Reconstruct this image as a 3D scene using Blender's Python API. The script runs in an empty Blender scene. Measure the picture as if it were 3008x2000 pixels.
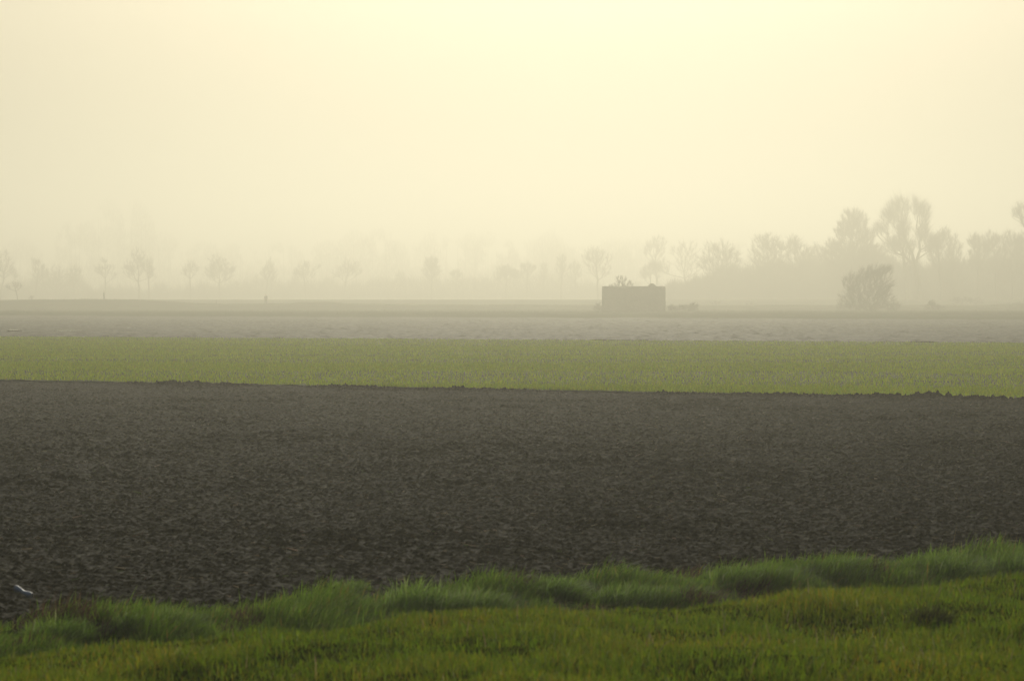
import bpy, math, random
import numpy as np
from mathutils import Vector

# ---------------------------------------------------------------- camera, sky, sun
sc = bpy.context.scene
COL = sc.collection
F, CX, HY, H = 10000.0, 1504.0, 876.0, 2.2        # photo focal length / horizon in its own pixels, eye height

cam_d = bpy.data.cameras.new('camera')
cam_d.sensor_width = 36.0
cam_d.lens = 36.0 * F / 3008.0
cam_d.clip_start, cam_d.clip_end = 0.5, 20000
cam_d.dof.use_dof = True
cam_d.dof.focus_distance = 260.0
cam_d.dof.aperture_fstop = 9.0
cam = bpy.data.objects.new('camera', cam_d)
COL.objects.link(cam)
cam.location = (0, 0, H)
cam.rotation_euler = (math.radians(90) - math.atan(124.0 / F), 0, 0)
sc.camera = cam

SUN_EL, SUN_AZ = math.radians(15.5), math.radians(1.4)      # azimuth to the right of straight ahead (+Y)
w = bpy.data.worlds.new('World'); sc.world = w; w.use_nodes = True
nt = w.node_tree
bg = nt.nodes['Background']
sky = nt.nodes.new('ShaderNodeTexSky'); sky.sky_type = 'NISHITA'
sky.sun_disc = False
sky.sun_elevation = SUN_EL
sky.sun_rotation = SUN_AZ
sky.air_density, sky.dust_density, sky.ozone_density = 1.1, 10.0, 5.0
nt.links.new(sky.outputs[0], bg.inputs[0])
bg.inputs[1].default_value = 0.05

sun_d = bpy.data.lights.new('sun', 'SUN'); sun_d.energy = 1.88; sun_d.angle = math.radians(4)
sun_d.color = (1.0, 0.93, 0.76)
sun = bpy.data.objects.new('sun', sun_d); COL.objects.link(sun)
sd = Vector((math.sin(SUN_AZ) * math.cos(SUN_EL), math.cos(SUN_AZ) * math.cos(SUN_EL), math.sin(SUN_EL)))
sun.rotation_euler = sd.to_track_quat('Z', 'Y').to_euler()
sun.location = (0, 100, 300)

sc.view_settings.view_transform = 'Standard'
sc.view_settings.look = 'None'
sc.view_settings.exposure = -0.45
sc.view_settings.gamma = 1.0
sc.cycles.volume_bounces = 3
sc.cycles.max_bounces = 10
sc.cycles.use_denoising = True
HAZE_DENS, HAZE_G, HAZE_COL = 0.00178, 0.74, (0.715, 0.705, 0.618)

# ---------------------------------------------------------------- helpers
rng = np.random.default_rng(7)
random.seed(7)

def mat(name, rough=0.85, spec=0.3):
    m = bpy.data.materials.new(name); m.use_nodes = True
    b = m.node_tree.nodes['Principled BSDF']
    b.inputs['Roughness'].default_value = rough
    b.inputs['Specular IOR Level'].default_value = spec
    return m, m.node_tree, b

def ramp_noise(ntr, scale, cols, detail=6, coord='Object', stretch=(1, 1, 1), rough=0.6):
    tc = ntr.nodes.new('ShaderNodeTexCoord'); mp = ntr.nodes.new('ShaderNodeMapping')
    mp.inputs['Scale'].default_value = stretch
    ns = ntr.nodes.new('ShaderNodeTexNoise'); ns.inputs['Scale'].default_value = scale
    ns.inputs['Detail'].default_value = detail; ns.inputs['Roughness'].default_value = rough
    rp = ntr.nodes.new('ShaderNodeValToRGB')
    e = rp.color_ramp.elements
    while len(e) < len(cols): e.new(0.5)
    for k, (p, c) in enumerate(cols):
        e[k].position = p; e[k].color = (*c, 1)
    ntr.links.new(tc.outputs[coord], mp.inputs[0]); ntr.links.new(mp.outputs[0], ns.inputs[0])
    ntr.links.new(ns.outputs[0], rp.inputs[0])
    return rp, ns

def soil_mat(name, cols, scale, spec=0.08, rough=0.9, bump=0.0):
    m, t, b = mat(name, rough, spec)
    rp, ns = ramp_noise(t, scale, cols)
    rp2, _ = ramp_noise(t, scale * 0.06, [(0.32, (0.62, 0.62, 0.60)), (0.68, (1.3, 1.3, 1.3))], 4)
    mx = t.nodes.new('ShaderNodeMix'); mx.data_type = 'RGBA'; mx.blend_type = 'MULTIPLY'
    mx.inputs[0].default_value = 1.0
    t.links.new(rp.outputs[0], mx.inputs[6]); t.links.new(rp2.outputs[0], mx.inputs[7])
    t.links.new(mx.outputs[2], b.inputs['Base Color'])
    if bump:
        bp = t.nodes.new('ShaderNodeBump'); bp.inputs['Strength'].default_value = bump
        bp.inputs['Distance'].default_value = 0.02
        t.links.new(ns.outputs[0], bp.inputs['Height']); t.links.new(bp.outputs[0], b.inputs['Normal'])
    return m

def blade_mat(name, transl=0.66, rough=0.6, spec=0.2):
    """colour from the per-blade attribute, thin leaf that lets light through"""
    m, t, b = mat(name, rough, spec)
    at = t.nodes.new('ShaderNodeAttribute'); at.attribute_name = 'tint'
    tr = t.nodes.new('ShaderNodeBsdfTranslucent'); ms = t.nodes.new('ShaderNodeMixShader')
    ms.inputs[0].default_value = transl
    t.links.new(at.outputs['Color'], b.inputs['Base Color']); t.links.new(at.outputs['Color'], tr.inputs['Color'])
    out = t.nodes['Material Output']
    t.links.new(b.outputs[0], ms.inputs[1]); t.links.new(tr.outputs[0], ms.inputs[2])
    t.links.new(ms.outputs[0], out.inputs['Surface'])
    return m

def link_mesh(name, V, Fc, material, parent=None, tint=None, smooth=False, sides=None):
    """V (n,3); Fc (m,3) or (m,4) faces; tint (n,3) optional vertex colour"""
    me = bpy.data.meshes.new(name)
    V = np.asarray(V, dtype=np.float32); Fc = np.asarray(Fc, dtype=np.int32)
    n, k = Fc.shape
    me.vertices.add(len(V)); me.vertices.foreach_set('co', V.ravel())
    me.loops.add(n * k); me.loops.foreach_set('vertex_index', Fc.ravel())
    me.polygons.add(n)
    me.polygons.foreach_set('loop_start', np.arange(0, n * k, k, dtype=np.int32))
    me.polygons.foreach_set('loop_total', np.full(n, k, dtype=np.int32))
    me.polygons.foreach_set('use_smooth', np.full(n, smooth, dtype=bool))
    me.update(calc_edges=True)
    if tint is not None:
        a = me.color_attributes.new('tint', 'FLOAT_COLOR', 'POINT')
        c = np.ones((len(V), 4), dtype=np.float32); c[:, :3] = tint
        a.data.foreach_set('color', c.ravel())
    me.materials.append(material)
    o = bpy.data.objects.new(name, me); COL.objects.link(o)
    if parent: o.parent = parent
    return o

def tag(o, label=None, cat=None, group=None, kind=None):
    if label: o['label'] = label
    if cat: o['category'] = cat
    if group: o['group'] = group
    if kind: o['kind'] = kind
    return o

def thing(name, loc, label, cat, group=None, rz=0.0):
    o = bpy.data.objects.new(name, None); o.empty_display_size = 0.3
    COL.objects.link(o); o.location = loc; o.rotation_euler = (0, 0, rz)
    return tag(o, label, cat, group)

def hsh(ix, iy, s):
    n = (ix.astype(np.int64) * 374761393 + iy.astype(np.int64) * 668265263 + s * 974634777) & 0xffffffff
    n = ((n ^ (n >> 13)) * 1274126177) & 0xffffffff
    n = n ^ (n >> 16)
    return (n & 0xffffff) / float(0xffffff)

def vnoise(x, y, s=0):
    ix, iy = np.floor(x), np.floor(y)
    fx, fy = x - ix, y - iy
    ix, iy = ix.astype(np.int64), iy.astype(np.int64)
    u, v = fx * fx * (3 - 2 * fx), fy * fy * (3 - 2 * fy)
    a, b = hsh(ix, iy, s), hsh(ix + 1, iy, s)
    c, d = hsh(ix, iy + 1, s), hsh(ix + 1, iy + 1, s)
    return (a * (1 - u) + b * u) * (1 - v) + (c * (1 - u) + d * u) * v

def fbm(x, y, s=0, oct=4):
    r, a, t = 0, 0.5, 0
    for k in range(oct):
        r = r + a * vnoise(x * 2 ** k, y * 2 ** k, s + k * 17); t += a; a *= 0.5
    return r / t

def clods(x, y, cell, s):
    """broken lumps: a cap on each jittered point, each its own size and height"""
    gx, gy = np.floor(x / cell).astype(np.int64), np.floor(y / cell).astype(np.int64)
    best = np.zeros_like(x)
    for dx in (-1, 0, 1):
        for dy in (-1, 0, 1):
            cx, cy = gx + dx, gy + dy
            px = (cx + 0.15 + 0.7 * hsh(cx, cy, s)) * cell
            py = (cy + 0.15 + 0.7 * hsh(cx, cy, s + 1)) * cell
            r = cell * (0.3 + 0.55 * hsh(cx, cy, s + 2)); hh = hsh(cx, cy, s + 3)
            ex, ey = x - px, y - py
            ang = (hsh(cx, cy, s + 4) - 0.5) * 1.6
            d = np.maximum(np.abs(ex + ey * ang), np.abs(ey - ex * ang)) * 0.5 + np.hypot(ex, ey) * 0.5
            best = np.maximum(best, hh * np.clip(1 - (d / r), 0, 1) ** 0.6)
    return best

# ---------------------------------------------------------------- the land
def L1(X): return 22.1 + 0.86 * (X + 3.62) + 0.35 * (vnoise(X * 1.3, X * 0, 5) - 0.5)      # verge | near plough
def L2(X): return 92.0 - 0.70 * (X + 13.8)                                                   # near plough | crop
def L3(X): return 193.0 - 0.49 * (X + 29.0)                                                  # crop | far plough
def L4(X): return 431.0 - 0.64 * (X + 65.0)                                                  # far plough | meadow
def LC(X): return 17.7 + 0.75 * (X + 2.6)                                                   # crest of the near bank

def sstep(a, b, v):
    t = np.clip((v - a) / (b - a), 0, 1); return t * t * (3 - 2 * t)

CREST_X = np.array([-400, 0, 60, 150, 240, 420, 520, 600, 780, 860, 900, 985, 1010, 1200, 1470, 2100, 2300, 2500, 2900, 3008, 3400], float)
CREST_Y = np.array([884, 884, 882, 881, 879, 882, 888, 894, 894, 892, 888.5, 889, 893, 896, 897, 899, 898, 899, 899, 894, 890], float)
def bank_z(X, D):
    px = CX + X / np.maximum(D, 1) * F
    cy = np.interp(px, CREST_X, CREST_Y)
    return H - (cy - HY) * 610.0 / F

def land_z(X, Y):
    """the wide ground: flat fields, a low grass dike at 610 m, ground that rises behind it"""
    X, Y = np.asarray(X, float), np.asarray(Y, float)
    r = Y
    z = np.full(np.broadcast(X, Y).shape, -0.10)
    cz = bank_z(X, np.full_like(z, 610.0)) + 0.10 * (fbm(X * 0.12, Y * 0.12, 3) - 0.5)
    z = z + 0.35 * sstep(395, 470, r)
    z = z + (cz - 0.25) * sstep(575, 608, r)
    z = z + (0.86 - cz) * sstep(613, 640, r)
    z = z + (1.83 - 0.86) * sstep(700, 762, r)
    return z

ground_m = soil_mat('meadow_ground', [(0.35, (0.035, 0.055, 0.012)), (0.65, (0.065, 0.10, 0.022))], 0.4, rough=1.0, spec=0.0)
yy = np.concatenate([np.linspace(-300, 540, 60), np.linspace(545, 660, 70), np.linspace(670, 1000, 50), np.geomspace(1030, 4500, 30)])
xx = np.concatenate([-np.geomspace(2500, 210, 20), np.linspace(-200, 200, 260), np.geomspace(210, 2500, 20)])
GX, GY = np.meshgrid(xx, yy)
GZ = land_z(GX, GY)
def grid_faces(ny, nx):
    i = np.arange((ny - 1) * (nx - 1)); r, c = i // (nx - 1), i % (nx - 1)
    a = r * nx + c
    return np.stack([a, a + 1, a + nx + 1, a + nx], 1)
gr = link_mesh('ground', np.stack([GX, GY, GZ], -1).reshape(-1, 3), grid_faces(*GX.shape), ground_m, smooth=True)
tag(gr, 'pale misty grass meadow and low dike behind the ploughed fields', None, None, 'structure')

def strip(name, Xs, lo, hi, rows, zf, material, geo=False, label=None, smooth=False, wedge=None):
    """a field between two boundary curves; rows run along it"""
    N = len(Xs)
    V = np.zeros((rows, N, 3))
    t = np.linspace(0, 1, rows)[:, None]
    if wedge is None:
        X = np.broadcast_to(Xs[None, :], (rows, N))
        a, b = lo(X[0])[None, :], hi(X[0])[None, :]
        Y = a * (b / a) ** t if geo else a + (b - a) * t
    else:
        # fan of columns: X grows with distance, solved against both edges
        s = Xs
        X = s * 10.0
        for _ in range(30): a = lo(X); X = s * (wedge[0] * a + wedge[1])
        a = lo(X)
        for _ in range(30): b = hi(X); X = s * (wedge[0] * b + wedge[1])
        b = hi(X)
        Y = a[None, :] * (b / a)[None, :] ** t
        X = s[None, :] * (wedge[0] * Y + wedge[1])
    V[..., 0], V[..., 1] = X, Y
    V[..., 2] = zf(V[..., 0], V[..., 1], t)
    o = link_mesh(name, V.reshape(-1, 3), grid_faces(rows, N)[:, ::1], material, smooth=smooth)
    return tag(o, label, None, None, 'structure')

# near ploughed field, real clods
def z_near(X, Y, t):
    e = np.clip((1 - t) * 40, 0, 1) * np.clip(t * 60, 0, 1)
    rim = 1 + 4.5 * sstep(0.955, 0.985, t) * np.clip(fbm(X * 0.5, Y * 0.1, 47) - .38, 0, 1) * 2
    big = fbm(X * 0.6, Y * 0.4, 45)
    z = (0.012 + 0.07 * np.clip(big - .45, 0, 1) * 3) * clods(X, Y, 0.26, 11) + 0.026 * clods(X, Y, 0.12, 21) + 0.024 * clods(X, Y, 0.06, 31)
    z = z * rim + 0.022 * fbm(X * 14, Y * 14, 41) + 0.07 * (fbm(X * 0.5, Y * 0.28, 44) - 0.5)
    return z * e + 0.0 * X - 0.06 + 0.05 * e
soil_near = soil_mat('dark_ploughed_soil', [(0.32, (0.014, 0.011, 0.002)), (0.50, (0.038, 0.031, 0.007)), (0.62, (0.075, 0.062, 0.016)), (0.74, (0.20, 0.155, 0.055))], 22.0, spec=0.1, rough=0.9)
strip('ploughed_field', np.linspace(-1, 1, 1250), L1, L2, 1500, z_near, soil_near, wedge=(0.2, 2.0),
      label='dark brown ploughed field in front of the green crop strip')

# crop field ground
def z_crop(X, Y, t):
    return 0.05 * clods(X, Y, 0.35, 51) + 0.03 * fbm(X * 3, Y * 3, 52) - 0.03
soil_crop = soil_mat('crop_soil', [(0.35, (0.15, 0.15, 0.035)), (0.65, (0.24, 0.27, 0.045))], 4.0, spec=0.1, rough=0.9)
strip('crop_field', np.linspace(-75, 75, 600), lambda X: L2(X) + 0.02, L3, 420, z_crop, soil_crop,
      label='strip of ground under the young green crop')

# far ploughed field
def z_far(X, Y, t):
    e = np.clip((1 - t) * 60, 0, 1)
    z = 0.07 * clods(X, Y, 0.7, 61) + 0.08 * clods(X, Y, 0.35, 71) + 0.16 * (fbm(X * 0.15, Y * 0.05, 81) - 0.5)
    return z * e - 0.05
soil_far = soil_mat('pale_ploughed_soil', [(0.32, (0.045, 0.038, 0.010)), (0.52, (0.075, 0.066, 0.018)), (0.68, (0.19, 0.16, 0.07))], 3.5, spec=0.2, rough=0.8)
strip('far_ploughed_field', np.linspace(-150, 150, 1200), lambda X: L3(X) + 0.05, L4, 520, z_far, soil_far,
      label='grey brown ploughed field between the crop strip and the dike')

# standing water in a furrow of the far field
wm, wt, wb = mat('water', 0.08, 0.5); wb.inputs['Base Color'].default_value = (0.10, 0.10, 0.09, 1)
for k, (x0, x1, py) in enumerate([(24, 58, 972), (165, 235, 974.5), (375, 398, 966)]):
    D = H * F / (py - HY)
    n = 24; a = np.linspace(0, 2 * np.pi, n, endpoint=False)
    rx, cx = (x1 - x0) / 2 / F * D, ((x0 + x1) / 2 - CX) / F * D
    wob = 1 + 0.3 * rng.random(n)
    ring = np.stack([cx + rx * np.cos(a) * wob, D + 1.1 * np.sin(a) * wob, np.full(n, 0.075)], 1)
    low = ring.copy(); low[:, 2] = -0.05
    V = np.concatenate([ring, low, [[cx, D, 0.075]]])
    Fc = [(i, (i + 1) % n, 2 * n) for i in range(n)] + [(i, i + n, (i + 1) % n) for i in range(n)] + [((i + 1) % n, i + n, (i + 1) % n + n) for i in range(n)]
    tag(link_mesh('water', V, Fc, wm), 'thin bright streak of water lying in the far ploughed field', None, None, 'structure')

# near bank and ditch ground
def z_bank(X, Y):
    c = LC(X)
    top = 0.35 + 0.20 * (fbm(X * 0.9, Y * 0.6, 91) - 0.5) + 0.02 * np.clip(c - Y, 0, 10)
    u = np.clip((Y - c) / (L1(X) - c), 0, 1.2)
    ditch = -0.38 + 0.38 * sstep(.30, .92, u) + 0.12 * (fbm(X * 1.4, Y * 1.4, 92) - 0.5)
    return top + (ditch - top) * sstep(-0.3, 1.0, Y - c)
bank_m = soil_mat('bank_turf', [(0.38, (0.07, 0.095, 0.010)), (0.62, (0.17, 0.19, 0.018))], 5.0, rough=1.0, spec=0.0)
X1, Y1 = np.meshgrid(np.linspace(-12, 14, 320), np.linspace(1.0, 46, 420))
keep_lim = L1(X1) + 0.25
Y1c = np.minimum(Y1, keep_lim)
Z1 = z_bank(X1, Y1c); Z1 = np.where(Y1 > keep_lim, -0.12, Z1)
bk = link_mesh('grass_bank', np.stack([X1, Y1c, Z1], -1).reshape(-1, 3), grid_faces(*X1.shape), bank_m, smooth=True)
ditch_m = soil_mat('ditch_soil', [(0.38, (0.05, 0.065, 0.008)), (0.62, (0.10, 0.14, 0.014))], 6.0, rough=1.0, spec=0.0)
bk.data.materials.append(ditch_m)
nr_, nc_ = X1.shape; ii = np.arange((nr_ - 1) * (nc_ - 1)); ri, ci = ii // (nc_ - 1), ii % (nc_ - 1)
bk.data.polygons.foreach_set('material_index', (Y1c[ri, ci] > LC(X1[ri, ci]) + .25).astype(np.int32))
tag(bk, 'turf of the near grassy bank sloping to the ploughed field', None, None, 'structure')

# ---------------------------------------------------------------- grass blades
leaf_m = blade_mat('grass_blade')
def blades(name, pos, hgt, wid, lean, head, tint, material=leaf_m, segs=3, parent=None, curl=1.0):
    """pos (n,3) roots; hgt,wid,lean,head (n); tint (n,3): each blade a bent tapering strip"""
    n = len(pos)
    ts = np.linspace(0, 1, segs + 1)
    side = np.stack([-np.sin(head + 1.3 * rng.standard_normal(n)), np.cos(head), np.zeros(n)], 1)
    side /= np.linalg.norm(side, axis=1)[:, None] + 1e-6
    V = np.zeros((n, 2 * segs + 1, 3)); C = np.zeros((n, 2 * segs + 1, 3))
    for k, t in enumerate(ts):
        out = lean * t ** (1 + curl) * hgt
        up = hgt * (t - 0.35 * np.clip(lean, 0, 1.4) * t ** 2.4)
        c = pos + np.stack([np.cos(head) * out, np.sin(head) * out, up], 1)
        if k < segs:
            ww = (wid * (1 - 0.55 * t))[:, None] * 0.5
            V[:, 2 * k], V[:, 2 * k + 1] = c - side * ww, c + side * ww
            C[:, 2 * k] = C[:, 2 * k + 1] = tint
        else:
            V[:, 2 * segs] = c; C[:, 2 * segs] = tint
    base = (np.arange(n) * (2 * segs + 1))[:, None]
    fs = []
    for k in range(segs - 1):
        fs += [[2 * k, 2 * k + 1, 2 * k + 3], [2 * k, 2 * k + 3, 2 * k + 2]]
    fs.append([2 * segs - 2, 2 * segs - 1, 2 * segs])
    Fc = (base[:, None, :] + np.array(fs)[None]).reshape(-1, 3)
    return link_mesh(name, V.reshape(-1, 3), Fc, material, parent=parent, tint=C.reshape(-1, 3))

def pick(n, cols, weights):
    i = rng.choice(len(cols), n, p=np.array(weights) / sum(weights))
    c = np.array(cols)[i] * (0.75 + 0.5 * rng.random((n, 1)))
    return c * (0.92 + 0.16 * rng.random((n, 3)))

YEL = [(0.428, 0.493, 0.029), (0.297, 0.428, 0.029), (0.593, 0.46, 0.04), (0.614, 0.46, 0.059), (0.614, 0.614, 0.237)]
GRN = [(0.199, 0.338, 0.027), (0.279, 0.467, 0.035), (0.374, 0.537, 0.072), (0.467, 0.583, 0.107), (0.6, 0.42, 0.09)]

# short yellow-green turf on the bank
n = 330000
X = rng.uniform(-5.2, 6.2, n); Y = rng.uniform(13.5, 26, n)
m = (Y < LC(X) + 0.5) & (np.abs(X) < 0.19 * Y + 1.2)
X, Y = X[m], Y[m]
d = fbm(X * 1.1, Y * 0.7, 101, 3)
tall = fbm(X * 2.3, Y * 1.5, 102, 3)
m = rng.random(len(X)) < np.clip(0.6 + 2.6 * (d - 0.3), 0.5, 1)
X, Y, d, tall = X[m], Y[m], d[m], tall[m]
n = len(X)
yel = np.clip((d - 0.42) * 4 + 0.4 * rng.standard_normal(n), 0, 1)[:, None]
tint = pick(n, YEL, [4, 4, 2, 1, .25]) * yel + pick(n, [(0.22, 0.36, 0.02), (0.31, 0.44, 0.02), (0.38, 0.38, 0.03)], [3, 3, 1]) * (1 - yel)
long_ = rng.random(n) < .012
tint[long_] = pick(int(long_.sum()), [(.40, .34, .14), (.30, .38, .05)], [1, 1.5])
g = blades('grass', np.stack([X, Y, z_bank(X, Y) - 0.01], 1), (0.018 + 0.13 * tall ** 2.6 + 0.035 * rng.random(n) + long_ * rng.uniform(.02, .09, n)), rng.uniform(0.004, 0.008, n),
       rng.uniform(0.1, 1.0, n), rng.uniform(0, 2 * np.pi, n), tint)
tag(g, 'short yellow green grass covering the near bank', 'grass', None, 'stuff')

# taller blue-green grass of the verge, between bank and plough
n = 430000
X = rng.uniform(-6.5, 8.5, n); u = rng.random(n)
lo, hi = LC(X) + 0.2, L1(X) + 0.35
Y = lo + (hi - lo) * u
m = (np.abs(X) < 0.19 * Y + 1.2)
X, Y, u = X[m], Y[m], u[m]
d = fbm(X * 1.5, Y * 1.0, 111, 3)
m = rng.random(len(X)) < np.clip((d - 0.36) * 7, 0.45, 1) * np.clip((1.04 - u) * 8, 0.3, 1)
X, Y, u, d = X[m], Y[m], u[m], d[m]
n = len(X)
brown = (fbm(X * 2.2, Y * 1.4, 115, 3) > 0.66)[:, None]
tint = np.where(brown & (rng.random((n, 1)) < .7), pick(n, [(0.17, 0.11, 0.06)], [1]), pick(n, GRN, [5, 5, 2, .7, .5]))
g = blades('verge_grass', np.stack([X, Y, z_bank(X, Y) - 0.01], 1), 0.05 + 0.24 * np.clip(d - 0.33, 0, 1) * rng.uniform(.3, 1.5, n) * 1.6 + (rng.random(n) < .02) * rng.uniform(.03, .12, n),
       rng.uniform(0.004, 0.009, n), rng.uniform(0.15, 1.4, n), rng.normal(-0.2, 0.9, n), tint, curl=0.8)
tag(g, 'dark green long grass along the edge of the near ploughed field', 'grass', None, 'stuff')

# tussocks that stand out of the verge
tus_m = leaf_m
def tussock(px, ytop, ybase, wpx, label, cols, wts, name='grass_tussock', count=1700, cat='grass tussock', group='tussocks of long grass at the field edge', lean=(0.15, 1.4), head=-0.3, onbank=False):
    D = (H - (0.36 if onbank else 0.0)) * F / (ybase - HY)
    cx = (px - CX) / F * D
    hh = (ybase - ytop) / F * D * 0.92
    rw = wpx / F * D * 0.5
    r = rw * np.sqrt(rng.random(count)) * 0.9; a = rng.uniform(0, 2 * np.pi, count)
    ox, oy = r * np.cos(a), r * np.sin(a) * 1.2
    z = z_bank(np.array([cx]), np.array([D]))[0]
    root = thing(name, (cx, D, z), label, cat, group)
    zz = z_bank(cx + ox, D + oy) - z - 0.01
    o = blades('leaves', np.stack([ox, oy, zz], 1), hh * rng.uniform(.3, 1.25, count) * (1 - 0.5 * (r / rw) ** 2), rng.uniform(.004, .009, count),
               rng.uniform(*lean, count), np.where(rng.random(count) < .65, rng.normal(head, .7, count), rng.uniform(0, 6.28, count)),
               pick(count, cols, wts), parent=root, curl=.7, segs=4)
    return root
PALE = [(0.373, 0.559, 0.076), (0.504, 0.67, 0.177), (0.6, 0.7, 0.302), (0.223, 0.373, 0.051)]
for a in [
    (500, 1748, 1845, 190, 'pale arching green tussock standing left of the dark gap in the verge', PALE, [4, 3, 2, 2]),
    (370, 1780, 1860, 130, 'small green tussock just left of the tallest pale one at the left', PALE, [4, 2, 1, 3]),
    (170, 1770, 1875, 230, 'broad spiky green tussock below the discarded can', PALE, [4, 1, .5, 4]),
    (860, 1762, 1835, 190, 'greyish green tussock in front of the bare dark gap', PALE, [2, 4, 3, 2]),
    (1010, 1682, 1752, 170, 'sparse wispy tussock at the far edge of the verge above the bare gap', PALE, [4, 1, 1, 4]),
    (1235, 1668, 1795, 260, 'largest bright green tussock, arching to the right beside the bare gap', PALE, [6, 3, 1, 2]),
    (1400, 1672, 1790, 210, 'bright arching tussock just right of the largest one', PALE, [5, 3, 2, 2]),
    (1640, 1668, 1760, 190, 'round dull green tussock at mid verge, right of the bright pair', PALE, [3, 2, 1, 4]),
    (1850, 1670, 1760, 240, 'wide dull green tussock between the round one and the tall bushy one', PALE, [3, 2, .6, 5]),
    (2190, 1615, 1720, 240, 'tall bushy green tussock bulging into the plough right of centre', PALE, [5, 1, .5, 4]),
    (2450, 1605, 1700, 230, 'leaning green tussock right of the tall bushy one', PALE, [4, 1, .5, 5]),
    (2780, 1580, 1690, 280, 'broad green tussock nearest the right edge of the verge', PALE, [5, 1, .4, 4]),
    (2980, 1560, 1680, 220, 'green tussock cut off by the right edge of the picture', PALE, [5, 1, .4, 4])]:
    tussock(*a)
tussock(2725, 1765, 1850, 170, 'dark brown spiky sedge clump in the short grass at the right', [(0.10, 0.10, 0.04), (0.20, 0.24, 0.04)], [1, 1],
        name='sedge_clump', count=800, cat='sedge', group=None, lean=(0.1, .9), onbank=True)

# bits of straw on the dark soil
n = 7000
Y = rng.uniform(23, 90, n); X = rng.uniform(-1, 1, n) * (0.2 * Y + 2); m = (Y > L1(X) + .3) & (Y < L2(X) - .5); X, Y = X[m], Y[m]; n = len(X)
hd = rng.uniform(0, 6.28, n)
P = np.stack([X, Y, np.full(n, 0.05) + rng.uniform(0, .03, n)], 1); ln = (rng.uniform(.02, .05, n) + .07 * rng.random(n) ** 6)[:, None]
d3 = np.stack([np.cos(hd), np.sin(hd), rng.uniform(-.1, .35, n)], 1)
P2 = P + d3 * ln; nx = np.stack([-np.sin(hd), np.cos(hd), np.full(n, .8)], 1) * rng.uniform(.003, .007, n)[:, None]
V = np.stack([P - nx, P + nx, P2 + nx * .5, P2 - nx * .5], 1).reshape(-1, 3)
tint = np.repeat(pick(n, [(.30, .25, .17), (.18, .14, .09), (.12, .15, .06)], [1, 2, .6]), 4, 0)
tag(link_mesh('straw', V, np.arange(4 * n).reshape(-1, 4), leaf_m, tint=tint), 'scattered straw and stubble on the near ploughed field', 'straw', None, 'stuff')

# weeds and seedlings of the crop
n = 620000
X = rng.uniform(-40, 36, n); u = rng.random(n)
Y = L2(X) + 0.1 + (L3(X) - L2(X) - 0.3) * u ** 1.35
m = np.abs(X) < 0.17 * Y + 3
X, Y, u = X[m], Y[m], u[m]
rows = np.round(Y / 0.25) * 0.25 + rng.normal(0, .03, len(Y))
d = fbm(X * 0.035, Y * 0.16, 121, 4)
m = rng.random(len(X)) < np.clip((d - 0.41) * 5, 0.36, 1)
X, Y = X[m], Y[m]; n = len(X)
g = blades('green_crop', np.stack([X, Y, np.full(n, 0.0)], 1), rng.uniform(.06, .14, n), rng.uniform(.014, .03, n), rng.uniform(.2, 1.0, n),
       rng.uniform(0, 6.28, n), pick(n, [(0.50, 0.60, 0.03), (0.40, 0.56, 0.03), (0.54, 0.60, 0.05)], [3, 2, 1]), segs=2)
tag(g, 'young bright green crop growing in a strip across the fields', 'crop', None, 'stuff')

# ---------------------------------------------------------------- trees and shrubs
bark_m, bt, bb = mat('bark', 0.9, 0.15)
rp, _ = ramp_noise(bt, 3.0, [(0.3, (0.030, 0.026, 0.020)), (0.7, (0.065, 0.056, 0.042))], stretch=(1, 1, .3))
bt.links.new(rp.outputs[0], bb.inputs['Base Color'])
twig_m, tt, tb = mat('twigs', 0.9, 0.1)
rp, _ = ramp_noise(tt, 0.6, [(0.3, (0.035, 0.032, 0.022)), (0.7, (0.075, 0.068, 0.042))])
tt.links.new(rp.outputs[0], tb.inputs['Base Color'])

def prisms(P0, P1, r0, r1, sides=3):
    P0, P1 = np.asarray(P0, float), np.asarray(P1, float)
    r0, r1 = np.asarray(r0, float), np.asarray(r1, float)
    d = P1 - P0; L = np.linalg.norm(d, axis=1)[:, None] + 1e-9; d = d / L
    ref = np.where(np.abs(d[:, 2:3]) > .9, np.array([[1., 0, 0]]), np.array([[0, 0, 1.]]))
    u = np.cross(d, ref); u /= np.linalg.norm(u, axis=1)[:, None] + 1e-9
    v = np.cross(d, u)
    n = len(P0); V = np.zeros((n, 2 * sides, 3))
    for k in range(sides):
        a = 2 * math.pi * k / sides
        o = u * math.cos(a) + v * math.sin(a)
        V[:, k] = P0 + o * r0[:, None]; V[:, sides + k] = P1 + o * r1[:, None]
    f = [[k, (k + 1) % sides, sides + (k + 1) % sides, sides + k] for k in range(sides)]
    Fc = (np.arange(n)[:, None, None] * 2 * sides + np.array(f)[None]).reshape(-1, 4)
    return V.reshape(-1, 3), Fc

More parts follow.
